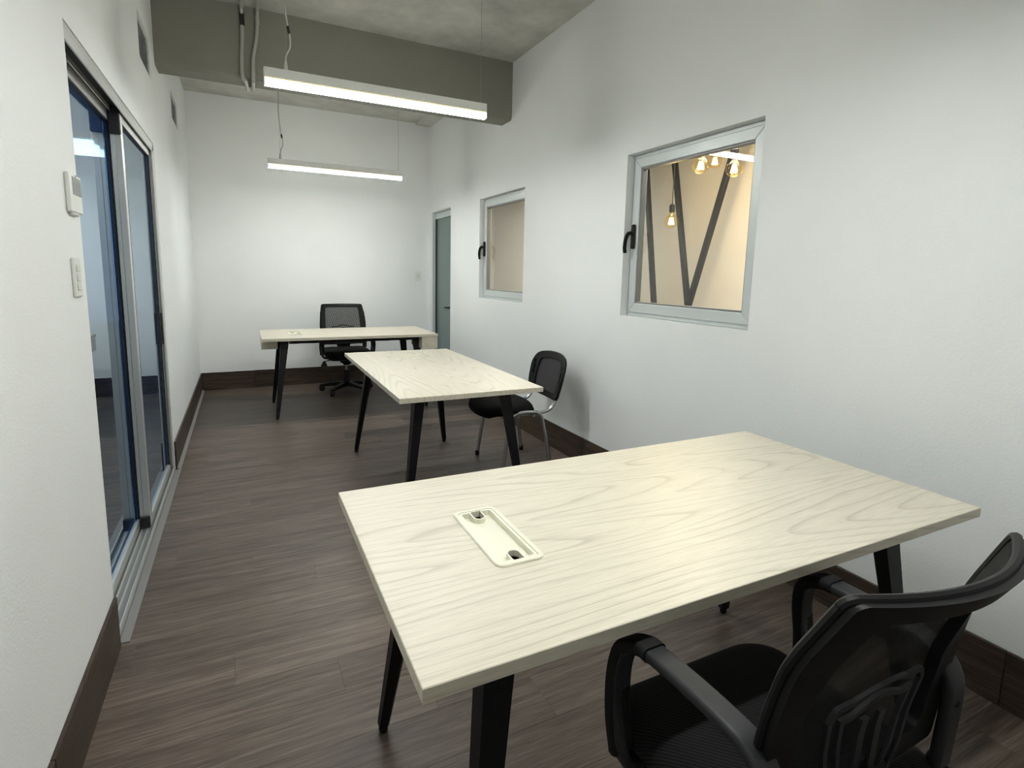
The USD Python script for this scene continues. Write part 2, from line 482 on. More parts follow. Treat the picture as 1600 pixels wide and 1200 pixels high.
obj('sill_rail', [cham(-0.010, -0.004, y0, y1, 0.009, 0.028, 0.0015), cham(-0.037, -0.031, y0 + 0.03, y1 - 0.03, 0.009, 0.022, 0.0015), cham(-0.060, -0.053, y0, y1, 0.009, 0.024, 0.0015), cham(-0.083, -0.077, y0 + 0.03, y1 - 0.03, 0.009, 0.022, 0.0015), cham(-0.118, -0.108, y0, y1, 0.009, 0.028, 0.0015)], 'aluminium', sd, smooth=False)


def slider(xc, ya, yb, near_is_interlock):
    zb, zz = 0.024, zt - 0.026
    p = thing_part(sd, 'sliding_panel')
    t = 0.014
    obj('stile', cham(xc - t, xc + t, ya, ya + 0.045, zb, zz, 0.002), 'aluminium', p, smooth=False)
    obj('stile', cham(xc - t, xc + t, yb - 0.05, yb, zb, zz, 0.002), 'aluminium', p, smooth=False)
    obj('top_rail', cham(xc - t + 0.001, xc + t - 0.001, ya + 0.044, yb - 0.049, zz - 0.062, zz, 0.002), 'aluminium', p, smooth=False)
    obj('bottom_rail', cham(xc - t + 0.001, xc + t - 0.001, ya + 0.044, yb - 0.049, zb, zb + 0.044, 0.002), 'aluminium', p, smooth=False)
    obj('gasket', [cham(xc + 0.004, xc + t + 0.0006, ya + 0.044, ya + 0.050, zb + 0.036, zz - 0.056, 0.0005), cham(xc + 0.004, xc + t + 0.0006, yb - 0.055, yb - 0.048, zb + 0.036, zz - 0.056, 0.0005), cham(xc + 0.004, xc + t + 0.0004, ya + 0.048, yb - 0.053, zz - 0.066, zz - 0.060, 0.0005)], 'gasket_black', p, smooth=False)
    obj('glass_pane', bx(xc - 0.003, xc + 0.003, ya + 0.042, yb - 0.046, zb + 0.036, zz - 0.056), 'blue_glass', p, smooth=False)
    return p


def thing_part(parent, name):
    x = UsdGeom.Xform.Define(stage, numbered(str(parent.GetPath()) + '/' + name))
    return x.GetPrim()


front_panel = slider(-0.034, 3.19, y1 - 0.024, True)
back_panel = slider(-0.080, y0 + 0.024, 3.26, True)
obj('interlock_cap', [cham(-0.0635, -0.0195, 3.168, 3.189, zt - 0.145, zt - 0.027, 0.003)], 'gasket_black', front_panel)
obj('interlock_cap', [cham(-0.0635, -0.0195, 3.168, 3.189, 0.026, 0.085, 0.003)], 'gasket_black', front_panel)
obj('interlock_lip', cham(-0.064, -0.049, 3.19, 3.20, 0.03, zt - 0.03, 0.001), 'aluminium', front_panel, smooth=False)
obj('lock', cham(-0.0185, -0.010, y1 - 0.066, y1 - 0.048, 0.86, 1.06, 0.003), 'gasket_black', front_panel, label='black recessed latch of the sliding panel')

# ------------------------------------------------------------------ windows of the right wall


def window(n, o, label):
    ya, yb, za, zb = o
    w = thing(f'window_{n}', label, 'window', kind='structure')
    xf = W + 0.040

    def ring(x0, x1, m0, m1, c=0.0025):
        """Four mitred bars between margins m0 and m1 of the opening."""
        a = sbox(ya + m0, za + m0, yb - m0, zb - m0).difference(sbox(ya + m1, za + m1, yb - m1, zb - m1))
        out = []
        lo, hi = (ya + m0, yb - m0), (za + m0, zb - m0)
        i0, i1 = (ya + m1, yb - m1), (za + m1, zb - m1)
        quads = [[(lo[0], hi[0]), (lo[1], hi[0]), (i0[1], i1[0]), (i0[0], i1[0])], [(lo[1], hi[0]), (lo[1], hi[1]), (i0[1], i1[1]), (i0[1], i1[0])],
                 [(lo[1], hi[1]), (lo[0], hi[1]), (i0[0], i1[1]), (i0[1], i1[1])], [(lo[0], hi[1]), (lo[0], hi[0]), (i0[0], i1[0]), (i0[0], i1[1])]]
        for q in quads:
            pts = []
            ins = np.array(Polygon(q).buffer(-c, join_style=2).exterior.coords)[:-1]
            for yy, zz in q:
                pts.append((x1, yy, zz)); pts.append((x0 + c, yy, zz))
            for yy, zz in ins:
                pts.append((x0, yy, zz))
            out.append(hull(*pts))
        return out
    for bar in ring(xf + 0.012, xf + 0.075, 0.001, 0.030):
        obj('frame_bar', bar, 'aluminium_white', w, smooth=False)
    for bar in ring(xf, xf + 0.052, 0.024, 0.082, 0.004):
        obj('sash_bar', bar, 'aluminium_white', w, smooth=False)
    for bar in ring(xf + 0.010, xf + 0.040, 0.0815, 0.092, 0.002):
        obj('glazing_bead', bar, 'aluminium_dull', w, smooth=False)
    obj('glass_pane', bx(xf + 0.024, xf + 0.030, ya + 0.084, yb - 0.084, za + 0.084, zb - 0.084), 'window_glass', w, smooth=False)
    hy, hz = yb - 0.050, (za + zb) / 2 + 0.0
    hd = obj('handle', cham(xf - 0.016, xf, hy - 0.018, hy + 0.018, hz - 0.074, hz + 0.074, 0.008), 'black_plastic', w, label='black window handle')
    lever = [(xf - 0.008, hy, hz + 0.018), (xf - 0.03, hy, hz + 0.02), (xf - 0.047, hy + 0.004, hz + 0.012), (xf - 0.055, hy + 0.012, hz - 0.02), (xf - 0.052, hy + 0.022, hz - 0.065), (xf - 0.047, hy + 0.024, hz - 0.10)]
    obj('lever', sweep(spline(lever, 6), rrect(0.023, 0.018, 0.008)), 'black_plastic', hd)
    return w


window(1, W1, 'nearer square casement window on the right wall showing glowing bulbs and dark struts')
window(2, W2, 'farther casement window on the right wall showing only plain beige wall')

# ------------------------------------------------------------------ door at the far end of the right wall
rd = thing('door_2', 'narrow grey glass door in the right wall near the far corner', 'door', kind='structure')
ya, yb, zt2 = RD
xd = W + 0.040
obj('frame', [cham(W + 0.004, xd + 0.05, yb - 0.012, yb, 0, zt2, 0.002), cham(W + 0.004, xd + 0.05, ya, ya + 0.012, 0, zt2, 0.002), cham(W + 0.004, xd + 0.05, ya, yb, zt2 - 0.012, zt2, 0.002)], 'aluminium_white', rd, smooth=False)
obj('top_rail', cham(xd, xd + 0.04, ya + 0.014, yb - 0.014, zt2 - 0.085, zt2 - 0.014, 0.002), 'aluminium_white', rd, smooth=False)
obj('bottom_rail', cham(xd, xd + 0.04, ya + 0.014, yb - 0.014, 0.006, 0.09, 0.002), 'aluminium_white', rd, smooth=False)
obj('stile', cham(xd, xd + 0.04, yb - 0.026, yb - 0.014, 0.09, zt2 - 0.085, 0.002), 'gasket_black', rd, smooth=False)
obj('stile', cham(xd, xd + 0.04, ya + 0.014, ya + 0.05, 0.09, zt2 - 0.085, 0.002), 'aluminium_white', rd, smooth=False)
obj('glass_pane', bx(xd + 0.014, xd + 0.022, ya + 0.05, yb - 0.026, 0.09, zt2 - 0.085), 'frosted_glass', rd, smooth=False)
dh = obj('handle', cham(xd + 0.002, xd + 0.014, ya + 0.055, ya + 0.085, 0.86, 1.0, 0.004), 'black_plastic', rd, label='black door handle')
obj('lever', sweep(spline([(xd + 0.006, ya + 0.07, 0.935), (xd - 0.03, ya + 0.07, 0.935), (xd - 0.045, ya + 0.085, 0.935), (xd - 0.045, ya + 0.19, 0.932)], 6), rrect(0.02, 0.013, 0.005)), 'black_plastic', dh)

# ------------------------------------------------------------------ vents, switches, thermostat


def vent(o, label):
    ya, yb, za, zb = o
    v = thing('air_vent', label, 'air vent', (0, (ya + yb) / 2, za), 0, None)
    yb -= (ya + yb) / 2; ya = -yb; zb -= za; za = 0
    obj('duct_back', bx(-0.149, -0.14, ya, yb, za, zb), 'vent_grey', v)
    obj('frame', [cham(-0.02, -0.004, ya, ya + 0.014, za, zb, 0.002), cham(-0.02, -0.004, yb - 0.014, yb, za, zb, 0.002), cham(-0.02, -0.004, ya + 0.013, yb - 0.013, za, za + 0.014, 0.002), cham(-0.02, -0.004, ya + 0.013, yb - 0.013, zb - 0.014, zb, 0.002)], 'white_shade', v, smooth=False)
    n = 11
    for i in range(n):
        z = za + 0.014 + (zb - za - 0.028) * (i + 0.5) / n
        obj('slat', hull((-0.008, ya + 0.013, z - 0.0125), (-0.006, ya + 0.013, z - 0.0125), (-0.018, ya + 0.013, z + 0.0115), (-0.016, ya + 0.013, z + 0.0115), (-0.008, yb - 0.013, z - 0.0125), (-0.006, yb - 0.013, z - 0.0125), (-0.018, yb - 0.013, z + 0.0115), (-0.016, yb - 0.013, z + 0.0115)), 'vent_grey', v, smooth=False)


vent(V1, 'grey slatted air vent high on the left wall, nearer side of the beam')
vent(V2, 'grey slatted air vent high on the left wall, beyond the beam')

t = thing('thermostat', 'white wall thermostat with grey screen beside the sliding door', 'thermostat', (0, 2.133, 1.568))
b = obj('body', cham(0.0, 0.012, -0.070, 0.070, -0.058, 0.058, 0.004), 'white_plastic', t)
obj('screen', cham(0.0115, 0.0128, -0.034, 0.061, -0.004, 0.050, 0.0006), 'screen_grey', t, label='grey display screen')
obj('sensor_foot', cham(0.0, 0.010, -0.05, 0.03, -0.066, -0.056, 0.003), 'white_shade', t)
obj('logo', place(extrude(affinity.scale(Point(0, 0).buffer(0.004), 1.6, 1.0), 0.0006), rx=90, rz=90, at=(0.0118, 0.01, 0.053)), 'screen_grey', t, label='small grey maker mark')


def switch(name_loc, rotz, label, rockers, w=0.084, h=0.119):
    s = thing('light_switch', label, 'light switch', name_loc, rotz)
    obj('plate', cham(-w / 2, w / 2, -0.007, 0.0, -h / 2, h / 2, 0.003), 'white_plastic', s)
    for (a, b_, za, zb) in rockers:
        obj('rocker', hull((a, -0.0065, za), (b_, -0.0065, za), (a, -0.0065, zb), (b_, -0.0065, zb), (a + .001, -0.0105, za + .002), (b_ - .001, -0.0105, za + .002), (a + .001, -0.0082, zb - .001), (b_ - .001, -0.0082, zb - .001)), 'white_shade', s, smooth=False)


switch((0, 2.096, 1.316), 90, 'tall white switch plate on the left wall below the thermostat', [(-0.017, 0.017, -0.040, -0.016), (-0.017, 0.017, -0.013, 0.013), (-0.017, 0.017, 0.016, 0.040)])
switch((2.459, D, 1.290), 0, 'small white switch plate on the end wall by the glass door', [(-0.02, 0.02, -0.02, 0.02)], 0.078, 0.116)

# ------------------------------------------------------------------ conduits on the beam
c1 = thing('conduit', 'left grey conduit pipe bending under the beam', 'conduit', (0.531, 4.447, 0), 0, 'conduits on the beam')
obj('pipe', tube(spline([(0.0, -0.70, H - 0.016), (0.0, -0.30, H - 0.016), (0.0, -0.05, H - 0.018), (0.0, -0.004, H - 0.06), (-0.002, 0.0, H - 0.2), (-0.010, 0.0, BZ + 0.15), (-0.013, -0.002, BZ + 0.04), (-0.008, 0.004, BZ - 0.012), (0.006, 0.03, BZ - 0.016), (0.022, 0.235, BZ - 0.016)], 8), 0.0125, 12), 'conduit_grey', c1)
obj('coupling', lathe([(0, -0.055), (0.0155, -0.055), (0.0155, 0.055), (0, 0.055)], 16, (0.0, 0.0, H - 0.08)), 'gasket_black', c1, label='black coupling sleeve')
c2 = thing('conduit', 'right grey conduit pipe running straight under the beam', 'conduit', (0.628, 4.447, 0), 0, 'conduits on the beam')
obj('pipe', tube(spline([(0.004, -0.70, H - 0.016), (0.003, -0.30, H - 0.016), (0.002, -0.05, H - 0.018), (0.0, -0.004, H - 0.06), (-0.01, 0.0, H - 0.2), (-0.034, 0.0, BZ + 0.15), (-0.040, -0.002, BZ + 0.04), (-0.042, 0.004, BZ - 0.012), (-0.042, 0.03, BZ - 0.016), (-0.040, 0.235, BZ - 0.016)], 8), 0.0125, 12), 'conduit_grey', c2)
obj('coupling', lathe([(0, -0.03), (0.0145, -0.03), (0.0145, 0.03), (0, 0.03)], 16, (0.0, 0.0, H - 0.09)), 'conduit_grey', c2)

# ------------------------------------------------------------------ pendant lamps


def pendant(y, x0, z, label):
    p = thing('pendant_lamp', label, 'pendant lamp', (x0, y, z), 0, 'linear pendant lamps')
    L, hw = 1.2, 0.026
    obj('housing', [cham(0, L, -hw, hw, 0.036, 0.084, 0.002), cham(0, L, -hw + 0.001, -hw + 0.003, 0.030, 0.04, 0.0005), cham(0, L, hw - 0.003, hw - 0.001, 0.030, 0.04, 0.0005)], 'lamp_body', p, smooth=False)
    obj('end_cap', cham(-0.003, 0.0, -hw, hw, 0.0, 0.084, 0.001), 'lamp_body', p, smooth=False)
    obj('end_cap', cham(L, L + 0.003, -hw, hw, 0.0, 0.084, 0.001), 'lamp_body', p, smooth=False)
    def strip(sec):
        d = extrude(Polygon(sec), L)
        d.vertices = np.c_[d.vertices[:, 2], d.vertices[:, 0], d.vertices[:, 1]]
        if d.volume < 0: d.invert()
        return d
    obj('diffuser', strip([(-hw + 0.004, 0.006), (-hw + 0.006, 0.002), (-hw + 0.014, 0.0), (hw - 0.014, 0.0), (hw - 0.006, 0.002), (hw - 0.004, 0.006)]), 'lamp_diffuser', p, smooth=False, label='glowing white diffuser strip')
    for sy in (-1, 1):
        obj('side_lens', strip([(sy * (hw - 0.001), 0.033), (sy * (hw - 0.001), 0.004), (sy * (hw - 0.0035), 0.004), (sy * (hw - 0.0035), 0.033)]), 'lamp_side_lens', p, smooth=False, label='glowing side lens')
        obj('lens_edge', strip([(sy * (hw - 0.0005), 0.0395), (sy * (hw - 0.0005), 0.0325), (sy * (hw - 0.0030), 0.0325), (sy * (hw - 0.0030), 0.0395)]), 'lamp_edge', p, smooth=False, label='yellowish edge of the lens')
    top = H - z
    for xx in (0.105, 1.172):
        obj('suspension_wire', tube([(xx, 0, 0.086), (xx, 0, top)], 0.0011, 6), 'wire_grey', p)
        obj('ceiling_cup', lathe([(0, 0), (0.011, 0), (0.014, 0.02), (0, 0.02)], 16, (xx, 0, top - 0.02)), 'lamp_body', p)
    cx = 0.102
    cord = spline([(cx, 0.0, 0.115), (cx + 0.004, 0.004, 0.16), (cx + 0.024, 0.008, 0.205), (cx + 0.024, 0.008, 0.26), (cx + 0.016, 0.006, 0.30), (cx + 0.004, 0.004, 0.40), (cx - 0.004, 0.006, 0.52), (cx + 0.002, 0.004, 0.66), (cx, 0.004, top)], 8)
    pc = obj('power_cord', tube(cord, 0.0042, 8), 'cord_white', p)
    obj('strain_relief', lathe([(0, 0.0), (0.013, 0.0), (0.011, 0.012), (0.0055, 0.05), (0, 0.05)], 16, (cx, 0, 0.083)), 'cord_white', pc)
    obj('splice_sleeve', tube([(cx + 0.0215, 0.0075, 0.268), (cx + 0.0155, 0.006, 0.302)], 0.0062, 10), 'gasket_black', pc, label='black splice sleeve')


pendant(3.155, 0.600, 2.263, 'white linear pendant lamp glowing just in front of the concrete beam')
pendant(5.480, 0.706, 2.237, 'white linear pendant lamp glowing beyond the beam over the farthest desk')
pendant(0.830, 0.600, 2.263, 'white linear pendant lamp hanging over the nearest desk, above the picture')

# ------------------------------------------------------------------ desks
TZ, TT = 0.741, 0.026


def desk(name_loc, rotz, label):
    d = thing('office_desk', label, 'desk', name_loc, rotz, 'office desks')
    tx, ty = -0.5, 0.0                                   # cable tray at the desk's left end
    hole = sbox(tx - 0.052, -0.137, tx + 0.052, 0.137)
    top = sbox(-0.8, -0.4, 0.8, 0.4)
    c = 0.0015
    upper = extrude(top.buffer(-c, join_style=2).difference(hole), 0.0005, TZ - 0.0005)
    # eased top edge: a thin bevelled slab under the surface
    ring = []
    body = extrude(top.difference(hole), TT - 0.0015, TZ - TT)
    o, i_ = np.array(top.exterior.coords)[:-1], np.array(top.buffer(-c, join_style=2).exterior.coords)[:-1]
    def srt(a): return a[np.argsort(np.arctan2(a[:, 1], a[:, 0]))]
    o, i_ = srt(o), srt(i_)
    v = np.vstack([np.c_[o, np.full(4, TZ - 0.0015)], np.c_[i_, np.full(4, TZ)]])
    f = []
    for k in range(4):
        a, b = k, (k + 1) % 4
        f += [(a, b, b + 4), (a, b + 4, a + 4)]
    bev = trimesh.Trimesh(v, f, process=False)
    obj('tabletop', [upper, body, bev], 'ash_laminate', d, smooth=False)
    for sx in (-1, 1):
        for sy in (-1, 1):
            z1 = TZ - TT
            a, b = [], []
            for ex, ey in ((-1, -1), (1, -1), (1, 1), (-1, 1)):
                a.append((sx * 0.605 + ex * 0.034, sy * 0.246 + ey * 0.027, z1))
                b.append((sx * 0.695 + ex * 0.0150, sy * 0.345 + ey * 0.0140, 0.022))
            # the sheet steel leg has its fold at the outer corner: chamfer the inner corner
            pts = []
            for ring_, w_ in ((a, 0.4), (b, 0.4)):
                for ex, (q) in zip(((-1, -1), (1, -1), (1, 1), (-1, 1)), ring_):
                    q = np.array(q)
                    inner = (ex[0] == -sx and ex[1] == -sy)
                    if inner:
                        cen = np.mean(ring_, axis=0)
                        pts.append((q[0], q[1] * (1 - w_) + cen[1] * w_ * 1.0, q[2])); pts.append((q[0] * (1 - w_) + cen[0] * w_, q[1], q[2]))
                    else:
                        pts.append(tuple(q))
            lg = obj('leg', hull(*pts), 'black_steel', d, smooth=False)
            obj('foot', lathe([(0, 0), (0.011, 0), (0.0135, 0.006), (0.0125, 0.024), (0, 0.024)], 14, (sx * 0.6955, sy * 0.3455, 0.0)), 'black_rubber', lg)
    z1 = TZ - TT
    for sy in (-1, 1):
        obj('rail', cham(-0.57, 0.57, sy * 0.246 - 0.014, sy * 0.246 + 0.014, z1 - 0.042, z1, 0.002), 'black_steel', d, smooth=False)
    for sx in (-1, 1):
        obj('rail', cham(sx * 0.605 - 0.016, sx * 0.605 + 0.016, -0.222, 0.222, z1 - 0.042, z1, 0.002), 'black_steel', d, smooth=False)
    # cable tray: rim, recessed lid with two cable notches
    def rr(w, h, r): return sbox(-w / 2 + r, -h / 2 + r, w / 2 - r, h / 2 - r).buffer(r)
    out, mid, inn = rr(0.118, 0.288, 0.021), rr(0.094, 0.264, 0.010), rr(0.078, 0.248, 0.004)
    rim_low, rim_hi = extrude(out.difference(mid), 0.003, TZ), extrude(out.buffer(-0.002).difference(mid), 0.0012, TZ + 0.003)
    tr = obj('cable_tray', [place(m_, at=(tx, ty, 0)) for m_ in (rim_low, rim_hi)], 'tray_plastic', d, smooth=20, label='cream plastic cable tray let into the tabletop')
    lid = rr(0.0925, 0.2625, 0.0095)
    def notch(sy, r):
        p_ = Point(0, sy * 0.100).buffer(r)
        return p_.union(sbox(-r, min(sy * 0.100, sy * 0.128), r, max(sy * 0.100, sy * 0.128)))
    holes = notch(-1, 0.013).union(notch(1, 0.013)).intersection(rr(0.09, 0.258, 0.003))
    boss = notch(-1, 0.0165).union(notch(1, 0.0165)).intersection(inn.buffer(0.003)).difference(holes)
    lip = extrude(lid.difference(inn).difference(holes), 0.0160, TZ - 0.0130)
    floor_ = extrude(inn.difference(holes), 0.002, TZ - 0.013)
    bos = extrude(boss, 0.0145, TZ - 0.0125)
    obj('tray_lid', [place(m_, at=(tx, ty, 0)) for m_ in (lip, floor_, bos)], 'tray_plastic', tr, smooth=20)
    obj('tray_box', [place(bx(-0.047, 0.047, -0.132, 0.132, TZ - 0.06, TZ - 0.057), at=(tx, ty, 0)), place(extrude(rr(0.096, 0.266, 0.004).difference(rr(0.092, 0.262, 0.003)), 0.046, TZ - 0.06), at=(tx, ty, 0))], 'dark_cavity', tr)
    return d


desk((1.473, 1.111, 0), 0, 'nearest pale ash desk, filling the lower right of the picture')
desk((1.517, 3.355, 0), -90, 'middle pale ash desk, set lengthwise along the room')
d3 = desk((1.385, 5.573, 0), 0, 'farthest pale ash desk, with boxes hung under both ends')
bm = obj('storage_box', cham(0.638, 0.798, -0.392, -0.01, 0.594, TZ - TT, 0.002), 'ash_laminate', d3, smooth=False)
obj('storage_box', cham(-0.795, -0.655, 0.005, 0.392, 0.594, TZ - TT, 0.002), 'ash_laminate', d3, smooth=False)

# ------------------------------------------------------------------ mesh-back office chairs (facing +y, origin on the floor under the hub)
Z0, Z1 = 0.520, 0.955


def back_y(s, z):
    v = (z - Z0) / (Z1 - Z0)
    yc = np.interp(v, [-0.4, 0.0, 0.25, 0.45, 0.65, 0.85, 1.0], [-0.150, -0.150, -0.155, -0.168, -0.214, -0.264, -0.300])
    return yc + (s / 0.25) ** 2 * np.interp(v, [0.0, 0.45, 0.7, 1.0], [0.004, 0.006, 0.046, 0.076])


def back_fn(off):
    def fn(s, t, d):
        return np.c_[s, back_y(s, t) + off + d, t]
    return fn


def smooth_ring(pts, n=6):
    """Closed Catmull-Rom polygon."""
    p = np.array(pts, float)
    k = len(p)
    out = []
    for i in range(k):
        a, b, c, d = p[(i - 1) % k], p[i], p[(i + 1) % k], p[(i + 2) % k]
        for t in np.linspace(0, 1, n, endpoint=False):
            out.append(0.5 * ((2 * b) + (c - a) * t + (2 * a - 5 * b + 4 * c - d) * t * t + (3 * b - a - 3 * c + d) * t ** 3))
    return Polygon(out).buffer(0)


def round_poly(pts, r):
    return Polygon(pts).buffer(-r, join_style=1).buffer(r, quad_segs=6)


def office_chair(loc, rotz, label, base_angle, lift=0.0):
    c = thing('office_chair', label, 'office chair', loc, rotz, 'mesh-back office chairs')
    # backrest
    outer = round_poly([(-0.218, Z1), (0.218, Z1), (0.236, 0.86), (0.246, 0.74), (0.245, 0.62), (0.225, Z0), (-0.225, Z0), (-0.245, 0.62), (-0.246, 0.74), (-0.236, 0.86)], 0.016)
    inner = round_poly([(-0.178, Z1 - 0.034), (0.178, Z1 - 0.034), (0.186, 0.86), (0.190, 0.74), (0.186, 0.64), (0.170, Z0 + 0.045), (-0.170, Z0 + 0.045), (-0.186, 0.64), (-0.190, 0.74), (-0.186, 0.86)], 0.02)
    bk = obj('backrest', warp(outer.difference(inner), 0.020, back_fn(-0.012), 0.018), 'black_plastic', c, smooth=40)
    obj('mesh_panel', warp(outer.buffer(-0.012), 0.0015, back_fn(0.0085), 0.022), 'chair_mesh', bk, smooth=50, label='see-through black mesh panel')
    rim = np.array(outer.exterior.coords)[:-1]
    rim = np.array(outer.exterior.segmentize(0.015).coords)[:-1]
    path = np.c_[rim[:, 0], back_y(rim[:, 0], rim[:, 1]) + 0.006, rim[:, 1]]
    path = np.vstack([path, path[:1]])
    obj('piping', sweep(path, circ(0.0075, 8)), 'black_plastic', bk)
    # lumbar frame: two nested arches joined below, on a central stem
    la = round_poly([(-0.115, 0.715), (0.115, 0.715), (0.128, 0.69), (0.105, 0.56), (0.06, 0.48), (-0.06, 0.48), (-0.105, 0.56), (-0.128, 0.69)], 0.012)
    la = la.union(smooth_ring([(-0.10, 0.70), (0, 0.733), (0.10, 0.70), (0.05, 0.69), (-0.05, 0.69)]))
    lb = la.buffer(-0.010)
    lc = la.buffer(-0.030)
    ldd = la.buffer(-0.040)
    shape = la.difference(lb).union(lc.difference(ldd)).union(sbox(-0.032, 0.47, -0.014, 0.66)).union(sbox(0.014, 0.47, 0.032, 0.66)).union(sbox(-0.07, 0.48, 0.07, 0.535))
    obj('lumbar_support', [warp(g, 0.007, back_fn(-0.016), 0.02) for g in getattr(shape, 'geoms', [shape])], 'grey_black_plastic', c, smooth=40)
    # spine from under the seat up to the lumbar frame
    sp = spline([(0, 0.02, 0.385), (0, -0.12, 0.382), (0, -0.160, 0.393), (0, -0.187, 0.43), (0, -0.189, 0.50), (0, -0.189, 0.55)], 8)
    obj('spine', sweep(sp, rrect(0.07, 0.022, 0.008), side=(1, 0, 0)), 'black_plastic', c)
    # seat: cushion over a plastic shell
    def cushion(w, y0, y1, z0, z1, r, crown):
        pg = sbox(-w + r, y0 + r, w - r, y1 - r).buffer(r, quad_segs=8)
        pg = pg.intersection(Point(0, (y0 + y1) / 2).buffer(max(w, (y1 - y0) / 2) * 1.23, quad_segs=24))
        layers = []
        hgt = z1 - z0
        for f_, ins in ((0.0, 0.022), (0.12, 0.008), (0.32, 0.0), (0.62, 0.002), (0.82, 0.010), (0.95, 0.026), (1.0, 0.05)):
            ring = pg.buffer(-ins)
            cc = np.array(ring.exterior.coords)
            L = ring.exterior.length
            pts = np.array([ring.exterior.interpolate(L * k / 72).coords[0] for k in range(72)])
            a0 = np.argmin(np.abs(np.arctan2(pts[:, 1] - (y0 + y1) / 2, pts[:, 0])))
            pts = np.roll(pts, -a0, axis=0)
            layers.append(np.c_[pts, np.full(72, z0 + hgt * f_)])
        for s_ in (0.7, 0.4, 0.15):
            q = layers[6].copy()
            cen = np.array([0, (y0 + y1) / 2])
            q[:, :2] = cen + (q[:, :2] - cen) * s_
            q[:, 2] += crown * (1 - s_ ** 2)
            layers.append(q)
        v = np.vstack(layers + [[[0, (y0 + y1) / 2, layers[-1][0, 2]]], [[0, (y0 + y1) / 2, z0]]])
        f = []
        n = len(layers)
        for i in range(n - 1):
            for j in range(72):
                a, b = i * 72 + j, i * 72 + (j + 1) % 72
                f += [(a, b, b + 72), (a, b + 72, a + 72)]
        for j in range(72):
            f.append((n * 72, (n - 1) * 72 + j, (n - 1) * 72 + (j + 1) % 72)); f.append((n * 72 + 1, (j + 1) % 72, j))
        v = np.array(v, float)
        # waterfall front edge
        fr = np.clip((v[:, 1] - (y1 - 0.13)) / 0.13, 0, 1)
        v[:, 2] -= 0.022 * fr ** 2
        m_ = trimesh.Trimesh(v, f, process=False)
        if m_.volume < 0: m_.invert()
        return m_
    obj('seat', cushion(0.245, -0.215, 0.250, 0.418, 0.482, 0.085, 0.004), 'seat_fabric', c, smooth=60)
    obj('seat_shell', cushion(0.225, -0.195, 0.225, 0.392, 0.425, 0.08, 0.0), 'black_plastic', c, smooth=60)
    # loop arms
    for s in (-1, 1):
        p = spline([(s * 0.170, 0.125, 0.400), (s * 0.235, 0.125, 0.402), (s * 0.266, 0.125, 0.430), (s * 0.272, 0.135, 0.52), (s * 0.268, 0.140, 0.60), (s * 0.262, 0.128, 0.655), (s * 0.258, 0.085, 0.682), (s * 0.255, 0.0, 0.688), (s * 0.252, -0.10, 0.686), (s * 0.248, -0.145, 0.674), (s * 0.244, -0.172, 0.640), (s * 0.241, -0.176, 0.58), (s * 0.238, -0.172, 0.47)], 8)
        # section lies flat on the pad; the frame turns from the post into the pad about x
        am = sweep(p, rrect(0.046, 0.022, 0.008), side=(s, 0.001, 0.6) if False else None)
        tan = np.gradient(p, axis=0); tan /= np.linalg.norm(tan, axis=1, keepdims=True)
        sec = rrect(0.046, 0.022, 0.008)
        rings = []
        a_prev = np.array([0, 1.0, 0])
        for q, t_ in zip(p, tan):
            want = np.array([s * 1.0, 0, 0]) if q[2] > 0.43 else np.array([0, 1.0, 0])
            w_ = np.clip((q[2] - 0.41) / 0.16, 0, 1)
            if q[1] < 0.1: w_ = 1
            want = (1 - w_) * np.array([0, 1.0, 0]) + w_ * np.array([1.0, 0, 0]) * 1.0
            a = want - t_ * (want @ t_)
            a /= np.linalg.norm(a)
            b = np.cross(t_, a)
            rings.append(q + sec[:, :1] * a + sec[:, 1:] * b)
        k = len(sec); n = len(p)
        v = np.vstack(rings + [p[:1], p[-1:]]); f = []
        for i in range(n - 1):
            for j in range(k):
                a, b = i * k + j, i * k + (j + 1) % k
                f += [(a, b, b + k), (a, b + k, a + k)]
        for j in range(k):
            f.append((n * k, (j + 1) % k, j)); f.append((n * k + 1, (n - 1) * k + j, (n - 1) * k + (j + 1) % k))
        am = trimesh.Trimesh(v, f, process=False)
        if am.volume < 0: am.invert()
        ar = obj('armrest', am, 'grey_black_plastic', c, smooth=50)
        # soft dark nose of the arm
        nose = spline([(s * 0.2665, 0.1265, 0.440), (s * 0.273, 0.136, 0.52), (s * 0.268, 0.1435, 0.60), (s * 0.262, 0.131, 0.6575), (s * 0.258, 0.087, 0.6840), (s * 0.2575, 0.060, 0.6875)], 8)
        obj('arm_nose', sweep(nose, rrect(0.051, 0.027, 0.010), side=(1, 0, 0)), 'black_rubber', ar, smooth=50)
        for zz in (0.60, 0.51):
            obj('screw', place(lathe([(0, -0.002), (0.006, -0.002), (0.006, 0.002), (0, 0.002)], 12), rx=90, at=(s * 0.240, -0.1865 + 0.004 * (zz < 0.55), zz)), 'black_rubber', ar)
        obj('bracket', sweep(spline([(s * 0.239, -0.172, 0.475), (s * 0.20, -0.16, 0.43), (s * 0.15, -0.10, 0.402)], 6), rrect(0.04, 0.014, 0.005), side=(0, 0.3, 1)), 'black_plastic', ar)
    # mechanism, lever, column, star base, casters
    obj('mechanism', [cham(-0.08, 0.08, -0.10, 0.12, 0.335, 0.394, 0.012), hull((-0.05, -0.07, 0.335), (0.05, -0.07, 0.335), (0.05, 0.07, 0.335), (-0.05, 0.07, 0.335), (-0.03, -0.03, 0.30), (0.03, -0.03, 0.30), (0.03, 0.03, 0.30), (-0.03, 0.03, 0.30))], 'black_plastic', c, smooth=30)
    lv = obj('lever', tube(spline([(0.06, 0.04, 0.362), (0.14, 0.05, 0.366), (0.20, 0.055, 0.362), (0.245, 0.057, 0.350)], 6), 0.005, 8), 'black_steel', c)
